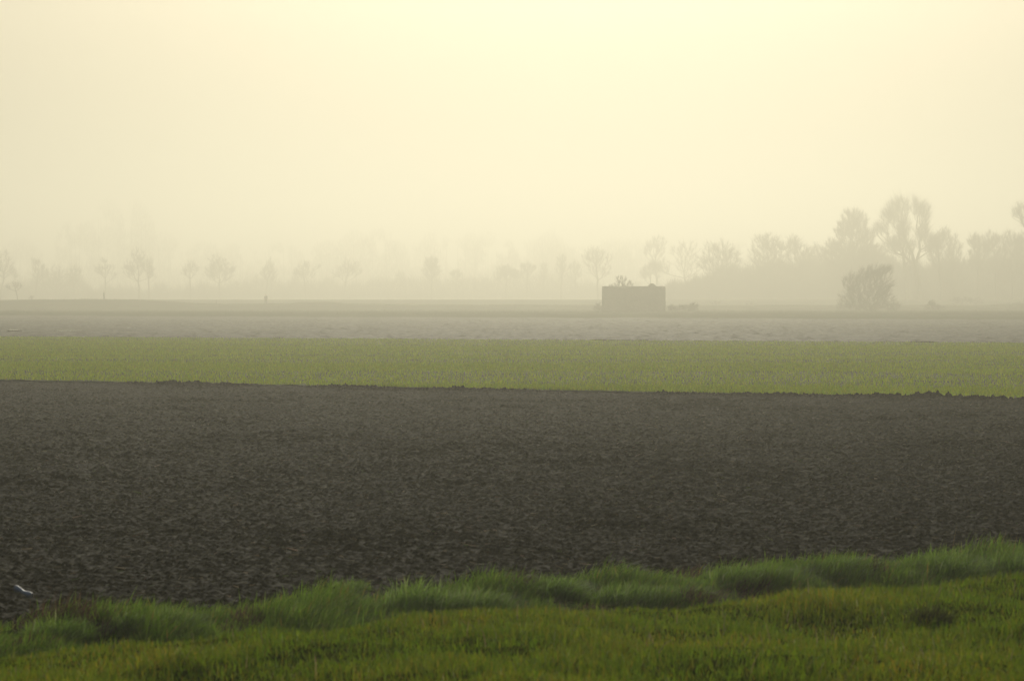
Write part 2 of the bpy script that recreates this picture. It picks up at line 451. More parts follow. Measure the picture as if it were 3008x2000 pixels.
def skeleton(trunk, targets, rs, start_bias=0.0, step=0.9, gn=.05):
    """grow limbs from the trunk polyline to points spread through the crown"""
    nodes = [np.array(p, float) for p in trunk]
    par = [-1] + list(range(len(trunk) - 1))
    arr = np.zeros((len(nodes) + len(targets) * 8 + 10, 3)); arr[:len(nodes)] = nodes
    cnt = len(nodes); parr = par[:]
    first = max(1, len(trunk) // 3)
    hub = arr[first].copy(); plen = np.zeros(len(arr)); 
    for q in range(1, cnt): plen[q] = plen[q - 1] + (np.linalg.norm(arr[q] - arr[q - 1]) if q > first else 0)
    order = np.argsort(np.linalg.norm(targets - arr[first], axis=1))
    for i in order:
        t = targets[i]
        dd = arr[first:cnt] - t
        dist = np.sqrt((dd ** 2).sum(1))
        # prefer nodes that are lower than the target: limbs climb outwards
        cost = dist * (1 + 0.9 * (dd[:, 2] > -0.25 * dist)) + 0.42 * plen[first:cnt]
        j = int(np.argmin(cost)) + first
        a = arr[j]; L = np.linalg.norm(t - a)
        k = max(1, min(6, int(L / step)))
        prev = j
        for q in range(1, k + 1):
            s = q / k
            p = a + (t - a) * s
            if q < k: p = p + rs.normal(0, gn * L * .6, 3) + np.array([0, 0, -0.10 * L * s * (1 - s)])
            if cnt >= len(arr): break
            arr[cnt] = p; plen[cnt] = plen[prev] + np.linalg.norm(p - arr[prev]); parr.append(prev); prev = cnt; cnt += 1
    return arr[:cnt].copy(), np.array(parr)

def make_tree(name, px, ybase, D, blobs, label, cat='tree', group=None, seed=1, n=260, twigs=9, tl=1.1, tr=0.014, trunk_r=None,
              hub_y=None, zbase=None, up=0.5, lean=(0, 0), leaves=0, leaf=0.16, gn=.05, stems=1, top=None, min_r=.013):
    """blobs: (x, y, rx, ry) of the crown's masses in photo pixels at distance D; turned into volumes as deep as they are wide"""
    rs = np.random.default_rng(seed)
    s = D / F
    bx, bz = (px - CX) * s, (H - (ybase - HY) * s) if zbase is None else zbase
    for _ in range(3):
        b0 = blobs[rs.integers(len(blobs))]
        blobs = list(blobs) + [(b0[0] + rs.normal(0, .8) * b0[2], b0[1] + abs(rs.normal(0, .9)) * b0[3], b0[2] * rs.uniform(.3, .6), b0[3] * rs.uniform(.3, .7))]
    T = []
    areas = np.array([b[2] * b[3] for b in blobs], float); areas /= areas.sum()
    for (x, y, rx, ry), f in zip(blobs, areas):
        k = max(4, int(n * f))
        v = rs.normal(size=(k, 3)); v /= np.linalg.norm(v, axis=1)[:, None]
        v *= (rs.random((k, 1)) ** .42) * (0.86 + .28 * rs.random((k, 1)))
        T.append(np.stack([(x - CX) * s - bx + v[:, 0] * rx * s, v[:, 1] * min(rx, ry * 1.2) * s * .95, H - (y - HY) * s - bz + v[:, 2] * ry * s], 1))
    T = np.concatenate(T)
    ztop = T[:, 2].max()
    if hub_y is None: hz = T[:, 2].min() * .9
    else: hz = H - (hub_y - HY) * s - bz
    hz = max(hz, .15 * ztop if stems == 1 else .02 * ztop)
    T = T[T[:, 2] > max(hz * .75, .1)] if hz > 0 else T
    mean = T[:, :2].mean(0)
    tr0 = trunk_r or max(.05, .017 * ztop)
    ntr = 7
    tk = [[0, 0, -.3]]
    topz = hz + (ztop - hz) * (.55 if stems == 1 else .1)
    for q in range(1, ntr):
        t = q / (ntr - 1)
        tk.append([mean[0] * t ** 1.5 + rs.normal(0, .012 * ztop) * t, mean[1] * t ** 1.5 + rs.normal(0, .012 * ztop) * t, topz * t])
    P, par = skeleton(tk, T, rs, step=max(.5, ztop / 16), gn=gn)
    N = len(P)
    load = np.zeros(N)
    child = np.zeros(N, int)
    for i in range(1, N): child[par[i]] += 1
    tips = child == 0
    load[tips] = 1.0
    for i in range(N - 1, 0, -1): load[par[i]] += load[i]
    r = tr0 * (load / load[0]) ** .56
    r = np.maximum(r, min_r)
    idx = np.arange(1, N)
    P0, P1, r0, r1 = P[par[idx]], P[idx], r[par[idx]], r[idx]
    r0 = np.minimum(r0, r1 * 1.5)
    thick = r1 > max(.26 * tr0, min_r * 1.6)
    root = thing(name, (bx, D, bz), label, cat, group)
    V, Fc = prisms(P0[thick], P1[thick], r0[thick], r1[thick], 7)
    link_mesh('trunk' if stems == 1 else 'stems', V, Fc, bark_m, parent=root, smooth=True)
    thin = ~thick
    V1, F1 = prisms(P0[thin], P1[thin], r0[thin], r1[thin], 4)
    # twigs: finer shoots off every outer node
    q = np.where(load <= 6)[0]; q = q[q > ntr]
    q = np.repeat(q, twigs); m_ = len(q)
    dirp = P[q] - P[par[q]]; dirp /= np.linalg.norm(dirp, axis=1)[:, None] + 1e-9
    rad = P[q] - np.array([mean[0] * .5, mean[1] * .5, hz + (ztop - hz) * .2]); rad /= np.linalg.norm(rad, axis=1)[:, None] + 1e-9
    dv = dirp * .6 + rad * .5 + rs.normal(0, .45, (m_, 3)) + np.array([lean[0], 0, up])
    dv /= np.linalg.norm(dv, axis=1)[:, None]
    ln = tl * rs.uniform(.45, 1.25, m_)
    st = P[par[q]] + (P[q] - P[par[q]]) * rs.random((m_, 1))
    mid = st + dv * (ln * .5)[:, None]
    end = mid + (dv + rs.normal(0, .25, (m_, 3)) + np.array([lean[0] * .5, 0, up * .4])) * (ln * .5)[:, None]
    V2, F2 = prisms(st, mid, np.full(m_, tr), np.full(m_, tr * .75), 3)
    V3, F3 = prisms(mid, end, np.full(m_, tr * .75), np.full(m_, tr * .3), 3)
    k2 = 3
    s2 = np.repeat(st, k2, 0) + np.repeat(end - st, k2, 0) * rs.uniform(.2, .9, (m_ * k2, 1))
    d2 = np.repeat(dv, k2, 0) * .7 + rs.normal(0, .55, (m_ * k2, 3)) + np.array([lean[0] * .5, 0, up * .6])
    d2 /= np.linalg.norm(d2, axis=1)[:, None]
    V4, F4 = prisms(s2, s2 + d2 * (tl * rs.uniform(.25, .6, m_ * k2))[:, None], np.full(m_ * k2, tr * .62), np.full(m_ * k2, tr * .2), 3)
    Vs, Fs = [V1, V2, V3, V4], [F1, F2 + len(V1), F3 + len(V1) + len(V2), F4 + len(V1) + len(V2) + len(V3)]
    if leaves:
        k = len(mid) * leaves
        c = np.repeat(st, leaves, 0) + (np.repeat(end - st, leaves, 0)) * rs.random((k, 1)) + rs.normal(0, leaf * .7, (k, 3))
        a = rs.normal(size=(k, 3)); a /= np.linalg.norm(a, axis=1)[:, None]
        b = np.cross(a, rs.normal(size=(k, 3))); b /= np.linalg.norm(b, axis=1)[:, None]
        sz = leaf * rs.uniform(.5, 1.2, (k, 1))
        LV = np.stack([c - a * sz * .5, c + b * sz * .32, c + a * sz * .5, c - b * sz * .32], 1).reshape(-1, 3)
        LF = np.arange(k * 4).reshape(-1, 4)
        off = sum(len(v) for v in Vs); Vs.append(LV); Fs.append(LF + off)
    link_mesh('crown', np.concatenate(Vs), np.concatenate(Fs), twig_m, parent=root)
    return root

ROW = 'young trees in a row along the far meadow'
row = [
 (2, 868, 1080, [(12, 778, 34, 42), (38, 800, 14, 16)], 'leafy young tree cut off by the left edge of the picture', dict(leaves=1, hub_y=815)),
 (52, 882, 800, [(46, 838, 11, 9), (60, 842, 8, 6)], 'tiny bare leaning sapling beside the left edge', dict(n=30, twigs=3, tl=.8, hub_y=855, tr=.02, trunk_r=.11)),
 (104, 870, 1120, [(104, 772, 14, 14), (118, 800, 26, 22)], 'scraggy tree with a hooked top left of the low thicket', dict(leaves=1)),
 (165, 870, 1130, [(168, 800, 32, 22), (180, 822, 40, 26)], 'low spreading tree in the middle of the left thicket', dict(leaves=1)),
 (218, 870, 1130, [(220, 796, 16, 16), (215, 820, 22, 22)], 'small bushy tree at the right end of the left thicket', dict(leaves=1)),
 (311, 868, 1090, [(292, 790, 18, 15), (318, 788, 20, 12), (304, 768, 12, 12), (300, 802, 24, 10)], 'wispy young tree with flat branches left of the taller twin-topped one', dict(n=150)),
 (409, 880, 1050, [(402, 752, 22, 24), (416, 780, 30, 26), (385, 790, 26, 26), (440, 800, 14, 20)], 'tallest tree of the left row, with a wide ragged crown', dict(n=330, twigs=8, hub_y=835)),
 (438, 876, 1060, [(440, 775, 13, 20), (438, 800, 12, 14)], 'slender tree tucked against the tallest one in the left row', dict(n=90)),
 (560, 876, 1080, [(562, 778, 16, 12), (575, 790, 12, 12), (545, 800, 16, 14), (556, 790, 14, 12)], 'thin stemmed young tree with a small flat crown', dict(n=120)),
 (645, 872, 1090, [(636, 772, 26, 24), (655, 796, 32, 30), (622, 800, 24, 26)], 'round dense tree between the small flat one and the walking person', dict(n=340, twigs=10, leaves=1)),
 (781, 874, 1130, [(790, 780, 16, 20), (798, 802, 22, 18), (778, 800, 16, 16)], 'faint slim tree standing just behind the walking person', dict(leaves=1, n=200)),
 (898, 876, 1110, [(896, 780, 20, 16), (898, 802, 34, 20), (880, 800, 20, 16)], 'broad topped tree with two thin stems right of the walking person', dict(leaves=1, n=220)),
 (1010, 876, 1130, [(1020, 780, 22, 22), (1010, 800, 34, 22), (1045, 790, 18, 26)], 'faint two-stemmed tree standing before the low misty wood', dict(leaves=1, n=240)),
 (1175, 874, 1250, [(1176, 808, 14, 14), (1172, 820, 22, 12)], 'very faint little tree left of the oval crowned one', dict(n=90)),
 (1268, 872, 1120, [(1266, 772, 20, 18), (1268, 796, 28, 26)], 'egg shaped dense tree standing alone left of centre', dict(n=280, leaves=2, twigs=10)),
 (1342, 872, 1170, [(1342, 806, 16, 14)], 'small ball shaped tree right of the egg shaped one', dict(n=120, leaves=2)),
 (1484, 872, 1120, [(1482, 792, 26, 16), (1484, 808, 36, 20), (1515, 808, 18, 14)], 'wide mushroom shaped leafy tree near the centre', dict(n=320, leaves=2, twigs=9)),
 (1548, 872, 1130, [(1536, 785, 12, 10), (1552, 790, 22, 18), (1568, 788, 9, 8)], 'tufted tree touching the mushroom shaped one', dict(n=190, leaves=1)),
 (1597, 872, 1180, [(1597, 800, 11, 30)], 'narrow column shaped tree between two airy ones', dict(n=130, leaves=1)),
 (1648, 874, 1110, [(1650, 768, 16, 22), (1648, 790, 22, 16)], 'slim tree with a clear straight stem left of the shed', dict(n=190, twigs=7)),
 (1690, 874, 1140, [(1690, 785, 13, 22), (1692, 806, 22, 14)], 'ragged tree between the slim one and the tall bare one', dict(n=170, leaves=1)),
 (1756, 876, 1040, [(1745, 745, 30, 26), (1770, 758, 32, 28), (1725, 760, 18, 22), (1756, 790, 46, 18)], 'tall bare tree with spreading limbs just left of the shed', dict(n=340, twigs=6, hub_y=815, tr=.013)),
 (1915, 870, 1040, [(1912, 790, 36, 10), (1895, 805, 20, 16), (1918, 780, 20, 8)], 'flat topped umbrella shaped tree behind the shed roof', dict(n=200, twigs=8, hub_y=825)),
]
for k, (px, yb, D, bl, lab, kw) in enumerate(row):
    D *= .95; kw = dict(n=190, twigs=7, tl=1.0, tr=.010, gn=.045) | kw
    make_tree('young_tree', px, yb, D, bl, lab, group=ROW, seed=100 + k, zbase=float(land_z((px - CX) / F * D, D)), **kw)

WOOD = 'bare trees of the wood at the right'
wood = [
 (1930, 1300, [(1930, 725, 34, 32), (1930, 780, 26, 40)], 'faint bare tree rising above the right half of the shed', {}),
 (2015, 1280, [(2010, 735, 48, 30), (2020, 780, 44, 36)], 'faint low crowned tree left of the round bushy wood trees', {}),
 (2115, 1010, [(2110, 740, 50, 32), (2090, 775, 44, 30), (2145, 760, 34, 34), (2120, 800, 46, 30)], 'round crowned bare tree at the left end of the right wood', dict(n=520, hub_y=845)),
 (2265, 990, [(2250, 715, 46, 30), (2240, 750, 44, 40), (2290, 735, 40, 36), (2265, 790, 54, 40)], 'wide dense bare tree second from the left in the right wood', dict(n=640, hub_y=850)),
 (2335, 1000, [(2332, 715, 24, 24), (2345, 750, 44, 36), (2370, 780, 36, 40)], 'bare tree with a raised tuft pressed against the wide dense one', dict(n=420, hub_y=850)),
 (2400, 1030, [(2398, 760, 34, 44), (2410, 800, 34, 34)], 'low pale tree in the dip before the tall dome shaped one', dict(n=300)),
 (2508, 960, [(2510, 648, 44, 32), (2490, 680, 40, 30), (2540, 690, 34, 34), (2500, 730, 76, 44), (2450, 750, 42, 36), (2560, 760, 48, 46), (2505, 790, 80, 36)], 'huge dome shaped dense tree behind the dark willow bush', dict(n=1700, hub_y=850, twigs=14)),
 (2700, 945, [(2640, 618, 36, 38), (2612, 640, 26, 26), (2690, 610, 16, 32), (2712, 630, 22, 44), (2590, 678, 24, 24), (2650, 672, 34, 34), (2710, 690, 30, 34), (2730, 720, 26, 24), (2620, 725, 30, 26)], 'tallest bare tree, with long forked limbs spreading against the sky', dict(n=900, hub_y=800, twigs=9, trunk_r=.6, tl=1.7, tr=.009, gn=.03, min_r=.016)),
 (2662, 950, [(2640, 720, 22, 30), (2668, 740, 20, 30), (2650, 690, 14, 24)], 'forked bare tree leaning against the tallest one from the left', dict(n=200, hub_y=800, trunk_r=.42)),
 (2765, 960, [(2755, 710, 28, 26), (2775, 690, 16, 20), (2745, 740, 30, 30)], 'bare tree with thin outflung limbs right of the tallest one', dict(n=300, hub_y=800)),
 (2800, 965, [(2795, 720, 30, 28), (2800, 760, 36, 36), (2790, 800, 40, 36)], 'round headed bare tree left of the gap in the right wood', dict(n=420, hub_y=840)),
 (2872, 950, [(2865, 715, 26, 26), (2885, 735, 28, 30), (2872, 775, 30, 34)], 'upright bare tree just right of the gap in the right wood', dict(n=380, hub_y=830)),
 (2925, 945, [(2912, 705, 30, 26), (2930, 740, 34, 36), (2925, 785, 34, 36)], 'upright bare tree with a domed top, third from the right edge', dict(n=420, hub_y=830)),
 (2975, 940, [(2968, 705, 30, 24), (2975, 740, 32, 36), (2970, 790, 36, 34)], 'upright bare tree second from the right edge', dict(n=420, hub_y=830)),
 (3012, 935, [(3005, 715, 26, 30), (3015, 760, 34, 44)], 'bare tree cut off by the right edge, below the highest twigs', dict(n=360, hub_y=830)),
 (3060, 900, [(2995, 625, 26, 26), (3020, 655, 26, 20), (3050, 620, 40, 36), (3070, 680, 40, 40)], 'high crown reaching in from beyond the right edge', dict(n=480, hub_y=760, trunk_r=.55)),
]
for k, (px, D, bl, lab, kw) in enumerate(wood):
    D *= .85; kw = dict(n=300, twigs=10, tl=1.1, tr=.011, up=.45) | kw; kw['n'] = int(kw['n'] * 1.15)
    make_tree('bare_tree', px, 885, D, bl, lab, group=WOOD, seed=300 + k, zbase=float(land_z((px - CX) / F * D, D)), **kw)

# the darker willow bush in the field, and shrubs
make_tree('willow_bush', 2562, 916, 495, [(2575, 800, 34, 22), (2600, 795, 22, 18), (2540, 820, 44, 28), (2498, 835, 28, 30), (2590, 840, 34, 34), (2550, 860, 62, 36), (2500, 880, 40, 26), (2590, 880, 36, 28), (2545, 898, 60, 18)],
          'large dark willow bush leaning right, in front of the wood', 'bush', None, seed=501, n=1000, twigs=7, tl=.75, tr=.008, up=.6, lean=(.45, 0), stems=5, trunk_r=.16, hub_y=912, zbase=.22, gn=.05, leaves=1, leaf=.10)
make_tree('elder_bush', 1826, 915, 493, [(1818, 832, 13, 17), (1835, 836, 18, 14), (1852, 838, 9, 10), (1800, 843, 14, 8), (1826, 870, 26, 30)],
          'bare upright bush showing above the shed roof', 'bush', None, seed=502, n=150, twigs=5, tl=.45, tr=.013, up=1.1, stems=4, trunk_r=.10, hub_y=905, zbase=.22, leaves=0)
shr = [
 (1757, 915, 536, [(1757, 902, 9, 9), (1768, 908, 8, 6)], 'small shrub against the left side of the shed', dict(n=70, leaves=1)),
 (1975, 917, 538, [(1972, 905, 16, 8), (1985, 910, 14, 6)], 'low bramble touching the right wall of the shed', dict(n=90, leaves=1, lean=(.9, 0))),
 (2018, 916, 540, [(2010, 904, 20, 8), (2034, 899, 13, 9), (2030, 908, 18, 7)], 'leaning bramble a little away from the right wall of the shed', dict(n=140, leaves=1, lean=(1.0, 0))),
 (2105, 897, 680, [(2105, 891, 28, 6)], 'flat mound of scrub right of the shed brambles', dict(n=110, leaves=2, zbase=.86)),
 (2200, 900, 660, [(2205, 896, 16, 5)], 'flattest low shrub, halfway from the shed to the willow bush', dict(n=60, leaves=2, zbase=.8)),
 (2485, 912, 600, [(2470, 900, 18, 8), (2490, 902, 20, 8)], 'low scrub at the left foot of the willow bush', dict(n=90, leaves=1)),
 (2632, 912, 590, [(2632, 898, 20, 11), (2620, 905, 20, 7)], 'rounded shrub just right of the willow bush', dict(n=130, leaves=2)),
 (2737, 912, 600, [(2738, 893, 13, 11), (2736, 902, 22, 9)], 'pointed shrub between the willow bush and the long thicket', dict(n=140, leaves=2)),
 (2840, 892, 680, [(2825, 880, 32, 9), (2860, 884, 36, 9)], 'long low thicket in front of the right wood', dict(n=220, leaves=2, zbase=.86)),
 (2950, 906, 620, [(2950, 900, 40, 6), (2995, 896, 26, 8)], 'dark low scrub at the right edge, in front of the wood', dict(n=160, leaves=2)),
 (95, 885, 790, [(94, 873, 6, 4)], 'little dark tuft standing on the low bank at the far left', dict(n=25, leaves=2)),
]
for k, (px, yb, D, bl, lab, kw) in enumerate(shr):
    kw = dict(n=80, twigs=5, tl=.35, tr=.012, stems=4, trunk_r=.05, leaf=.11, up=.4) | kw
    if D <= 600:
        D *= .89; kw['zbase'] = float(land_z((px - CX) / F * D, D)) - .03
    make_tree('shrub', px, yb, D, bl, lab, 'shrub', 'low shrubs on the meadow', seed=520 + k, **kw)

# undergrowth of the wood and of the tree row: one uncountable mass of shoots
def brush(name, label, prof_x, prof_y, D0, D1, n, tl, tr, x0=-250, x1=3260, ybase=886, seed=9, pw=1.3):
    rs = np.random.default_rng(seed)
    px = rs.uniform(x0, x1, n); D = rs.uniform(D0, D1, n)
    topy = np.interp(px, prof_x, prof_y) + 60 * (fbm(px * .03, D * .02, seed) - .47) + 46 * (fbm(px * .10, D * .02, seed + 3) - .5) - 26 * (rs.random(n) < .10) * rs.random(n)
    X = (px - CX) / F * D
    z0 = land_z(X, D)
    zt = H - (topy - HY) * (D0 + D1) / 2 / F
    hgt = np.maximum(zt - z0, .6)
    st = np.stack([X, D, z0 + hgt * rs.random(n) ** pw * .92], 1)
    dv = rs.normal(0, .5, (n, 3)) + np.array([0, 0, 1.0]); dv /= np.linalg.norm(dv, axis=1)[:, None]
    ln = tl * rs.uniform(.5, 1.3, n)
    V, Fc = prisms(st, st + dv * ln[:, None], np.full(n, tr), np.full(n, tr * .4), 3)
    tag(link_mesh(name, V, Fc, twig_m), label, 'undergrowth', None, 'stuff')
brush('undergrowth', 'misty mass of undergrowth below and between the trees of the right wood',
      [2020, 2060, 2100, 2200, 2300, 2400, 2440, 2520, 2600, 2650, 2720, 2760, 2830, 2900, 3000, 3260], [850, 830, 800, 785, 775, 780, 760, 745, 750, 780, 780, 760, 770, 760, 750, 740], 815, 935, 240000, 1.9, .022, x0=1960, seed=9, pw=2.0)
brush('undergrowth', 'faint low scrub below the row of young trees on the left and centre',
      [-250, 0, 90, 130, 235, 270, 330, 420, 480, 520, 600, 700, 760, 850, 950, 1050, 1150, 1250, 1350, 1450, 1550, 1650, 1720, 1780, 1900, 2040], [850, 848, 825, 812, 818, 855, 848, 852, 842, 850, 840, 825, 815, 825, 822, 835, 822, 815, 820, 812, 808, 812, 835, 850, 850, 850], 1050, 1190, 150000, 1.7, .017, x1=2060, seed=19, pw=1.6)
# far-off wood, a single faint mass behind everything
def far_wood():
    rs = np.random.default_rng(77)
    blobs = [(60, 740, 60, 40), (230, 690, 60, 50), (320, 640, 44, 60), (400, 650, 50, 60), (470, 720, 60, 40), (600, 740, 50, 30), (700, 745, 60, 30), (830, 745, 60, 30),
             (960, 745, 50, 36), (1040, 715, 50, 34), (1110, 715, 50, 34), (1160, 745, 40, 40), (1280, 720, 60, 34), (1380, 730, 60, 38), (1430, 715, 34, 30), (1480, 740, 40, 44),
             (1560, 750, 50, 44), (1615, 715, 44, 34), (1640, 750, 50, 40), (1700, 765, 60, 40), (1800, 745, 60, 40), (1860, 745, 50, 40), (2180, 760, 60, 40), (2700, 790, 200, 40)]
    P0, P1, R = [], [], []
    for (x, y, rx, ry) in blobs:
        D = 1500 + rs.uniform(-80, 120)
        if x < 520: D += 60
        s = D / F; k = int(rx * ry * 1.6)
        a = rs.uniform(0, 2 * np.pi, k); q = np.sqrt(rs.random(k)) * 1.15
        cxx, cyy = (x - CX) * s + q * np.cos(a) * rx * s, D + q * np.sin(a) * rx * s * .8
        topz = H - (y - HY) * s + ry * s * (1 - q * q) + 3.0 * (fbm(cxx * .35, cyy * .35, 33) - .5)
        c = np.stack([cxx, cyy, 1.0 + (topz - 1.0) * rs.random(k) ** .62], 1)
        # ragged edge, more shoots in clumps
        keep = fbm(c[:, 0] * .22, c[:, 2] * .14, 31) > .36
        c = c[keep]; k = len(c)
        d = rs.normal(0, .45, (k, 3)) + np.array([0, 0, 1.]); d /= np.linalg.norm(d, axis=1)[:, None]
        P0.append(c); P1.append(c + d * rs.uniform(1.0, 2.6, (k, 1))); R.append(np.full(k, .03))
        # stems that carry the crowns
        for _ in range(max(2, int(rx / 14))):
            bx = (x - CX + rs.uniform(-rx * .7, rx * .7)) * s; yy_ = D + rs.uniform(-8, 8)
            P0.append([[bx, yy_, 1.0]]); P1.append([[bx + rs.normal(0, .8), yy_, H - (y - HY) * s]]); R.append([.16])
    P0, P1, R = np.concatenate(P0), np.concatenate(P1), np.concatenate(R)
    V, Fc = prisms(P0, P1, R, R * .5, 3)
    tag(link_mesh('distant_wood', V, Fc, twig_m), 'barely visible distant wood behind the row of young trees', 'wood', None, 'stuff')
far_wood()
# lower mass of the distant wood
brush('distant_undergrowth', 'barely visible scrub at the foot of the distant wood', [-250, 250, 900, 1600, 2100, 3260], [800, 780, 790, 785, 800, 800], 1480, 1620, 70000, 2.6, .035, ybase=886, seed=29)

# rough grass on the dike and across the meadow, breaks the edges of the land
n = 60000
X = rng.uniform(-120, 110, n); Y = np.where(rng.random(n) < .6, rng.uniform(600, 618, n), rng.uniform(440, 600, n))
d = fbm(X * .15, Y * .1, 140, 3); m = rng.random(n) < np.clip((d - .3) * 3, .1, 1); X, Y = X[m], Y[m]; n = len(X)
g = blades('rough_grass', np.stack([X, Y, land_z(X, Y)], 1), rng.uniform(.08, .30, n), rng.uniform(.02, .05, n), rng.uniform(.2, .9, n), rng.uniform(0, 6.28, n),
       pick(n, [(0.07, 0.085, 0.03), (0.11, 0.10, 0.05)], [2, 1]), segs=2)
tag(g, 'rough grass on the meadow and the low dike beyond the ploughed fields', 'grass', None, 'stuff')

# ---------------------------------------------------------------- the shed / blockhouse
def bx_mesh(x0, x1, y0, y1, z0, z1, nx, nz, jit, rs):
    """box whose faces are a grid so that its edges can be worn"""
    import bmesh
    bm = bmesh.new()
    bmesh.ops.create_cube(bm, size=1.0)
    bmesh.ops.subdivide_edges(bm, edges=[e for e in bm.edges if abs((e.verts[0].co - e.verts[1].co).x) > .5], cuts=nx, use_grid_fill=True)
    bmesh.ops.subdivide_edges(bm, edges=[e for e in bm.edges if abs((e.verts[0].co - e.verts[1].co).z) > .5], cuts=nz, use_grid_fill=True)
    for v in bm.verts:
        c = v.co
        v.co = Vector((x0 + (c.x + .5) * (x1 - x0) + rs.normal(0, jit), y0 + (c.y + .5) * (y1 - y0) + rs.normal(0, jit), z0 + (c.z + .5) * (z1 - z0) + rs.normal(0, jit)))
    return bm
def bm_obj(name, bm, m, parent):
    me = bpy.data.meshes.new(name); bm.to_mesh(me); bm.free(); me.materials.append(m)
    o = bpy.data.objects.new(name, me); COL.objects.link(o); o.parent = parent; return o
rs = np.random.default_rng(3)
brick_m, t_, b_ = mat('weathered_brick', .9, .2)
br = t_.nodes.new('ShaderNodeTexBrick'); tc = t_.nodes.new('ShaderNodeTexCoord'); mp = t_.nodes.new('ShaderNodeMapping')
mp.inputs['Rotation'].default_value = (math.radians(90), 0, 0)
br.inputs['Color1'].default_value = (.045, .045, .034, 1); br.inputs['Color2'].default_value = (.075, .075, .055, 1); br.inputs['Mortar'].default_value = (.13, .12, .10, 1)
br.inputs['Scale'].default_value = 4.0
rp, _ = ramp_noise(t_, .9, [(.3, (.55, .55, .5)), (.7, (1.15, 1.15, 1.1))])
mx = t_.nodes.new('ShaderNodeMix'); mx.data_type = 'RGBA'; mx.blend_type = 'MULTIPLY'; mx.inputs[0].default_value = 1
t_.links.new(tc.outputs['Object'], mp.inputs[0]); t_.links.new(mp.outputs[0], br.inputs[0])
t_.links.new(br.outputs[0], mx.inputs[6]); t_.links.new(rp.outputs[0], mx.inputs[7]); t_.links.new(mx.outputs[2], b_.inputs['Base Color'])
conc_m = soil_mat('mossy_concrete', [(.3, (.10, .10, .075)), (.7, (.20, .19, .16))], 2.0, rough=.9, spec=.2)
SD = 480.0; s = SD / F
sx0, sx1 = (1771 - CX) * s, (1955 - CX) * s
root = thing('shed', ((sx0 + sx1) / 2, SD, .23), 'flat roofed windowless brick shed standing alone in the misty meadow', 'shed')
w2 = (sx1 - sx0) / 2; zt = H - (841 - HY) * s - .23
bm_obj('wall', bx_mesh(-w2, w2, 0, 5.5, -.2, zt - .22, 40, 16, .012, rs), brick_m, root)
bm_obj('roof', bx_mesh(-w2 + .02, w2 - .02, .02, 5.48, zt - .218, zt, 60, 2, .022, rs), conc_m, root)
# low hood on the roof, chamfered shoulders
import bmesh
hx = (1916.5 - CX) * s - (sx0 + sx1) / 2
bm = bmesh.new()
prof = [(-.60, 0), (-.50, .12), (-.22, .42), (-.05, .44), (0, .39), (.06, .44), (.20, .42), (.50, .14), (.60, 0)]
f0 = [bm.verts.new((hx + a, 1.0, zt - .03 + b)) for a, b in prof]; f1 = [bm.verts.new((hx + a, 2.4, zt - .03 + b)) for a, b in prof]
bm.faces.new(f0); bm.faces.new(f1[::-1])
for i in range(len(prof)): bm.faces.new((f0[i], f1[i], f1[(i + 1) % len(prof)], f0[(i + 1) % len(prof)]))
bm_obj('roof_hood', bm, conc_m, root)

# ---------------------------------------------------------------- people on the dike
coat_m, t_, b_ = mat('dark_cloth', .9, .1); rp, _ = ramp_noise(t_, 8, [(.3, (.02, .022, .03)), (.7, (.04, .042, .055))]); t_.links.new(rp.outputs[0], b_.inputs['Base Color'])
skin_m, t_, b_ = mat('skin', .6, .3); rp, _ = ramp_noise(t_, 20, [(.3, (.35, .2, .14)), (.7, (.42, .26, .19))]); t_.links.new(rp.outputs[0], b_.inputs['Base Color'])
hair_m, t_, b_ = mat('hair', .7, .3); rp, _ = ramp_noise(t_, 40, [(.3, (.03, .02, .012)), (.7, (.06, .04, .025))]); t_.links.new(rp.outputs[0], b_.inputs['Base Color'])
def skinned(name, joints, edges, m, parent, sub=1):
    me = bpy.data.meshes.new(name); me.from_pydata([j[:3] for j in joints], edges, [])
    o = bpy.data.objects.new(name, me); COL.objects.link(o); o.parent = parent
    sk = o.modifiers.new('skin', 'SKIN')
    sl = me.skin_vertices[0].data if me.skin_vertices else None
    if sl is None:
        bpy.context.view_layer.objects.active = o
        me.attributes
    for i, j in enumerate(joints): sl[i].radius = (j[3], j[3] * (j[4] if len(j) > 4 else 1)); sl[i].use_root = (i == 0)
    ss = o.modifiers.new('sub', 'SUBSURF'); ss.levels = ss.render_levels = sub
    me.materials.append(m)
    return o
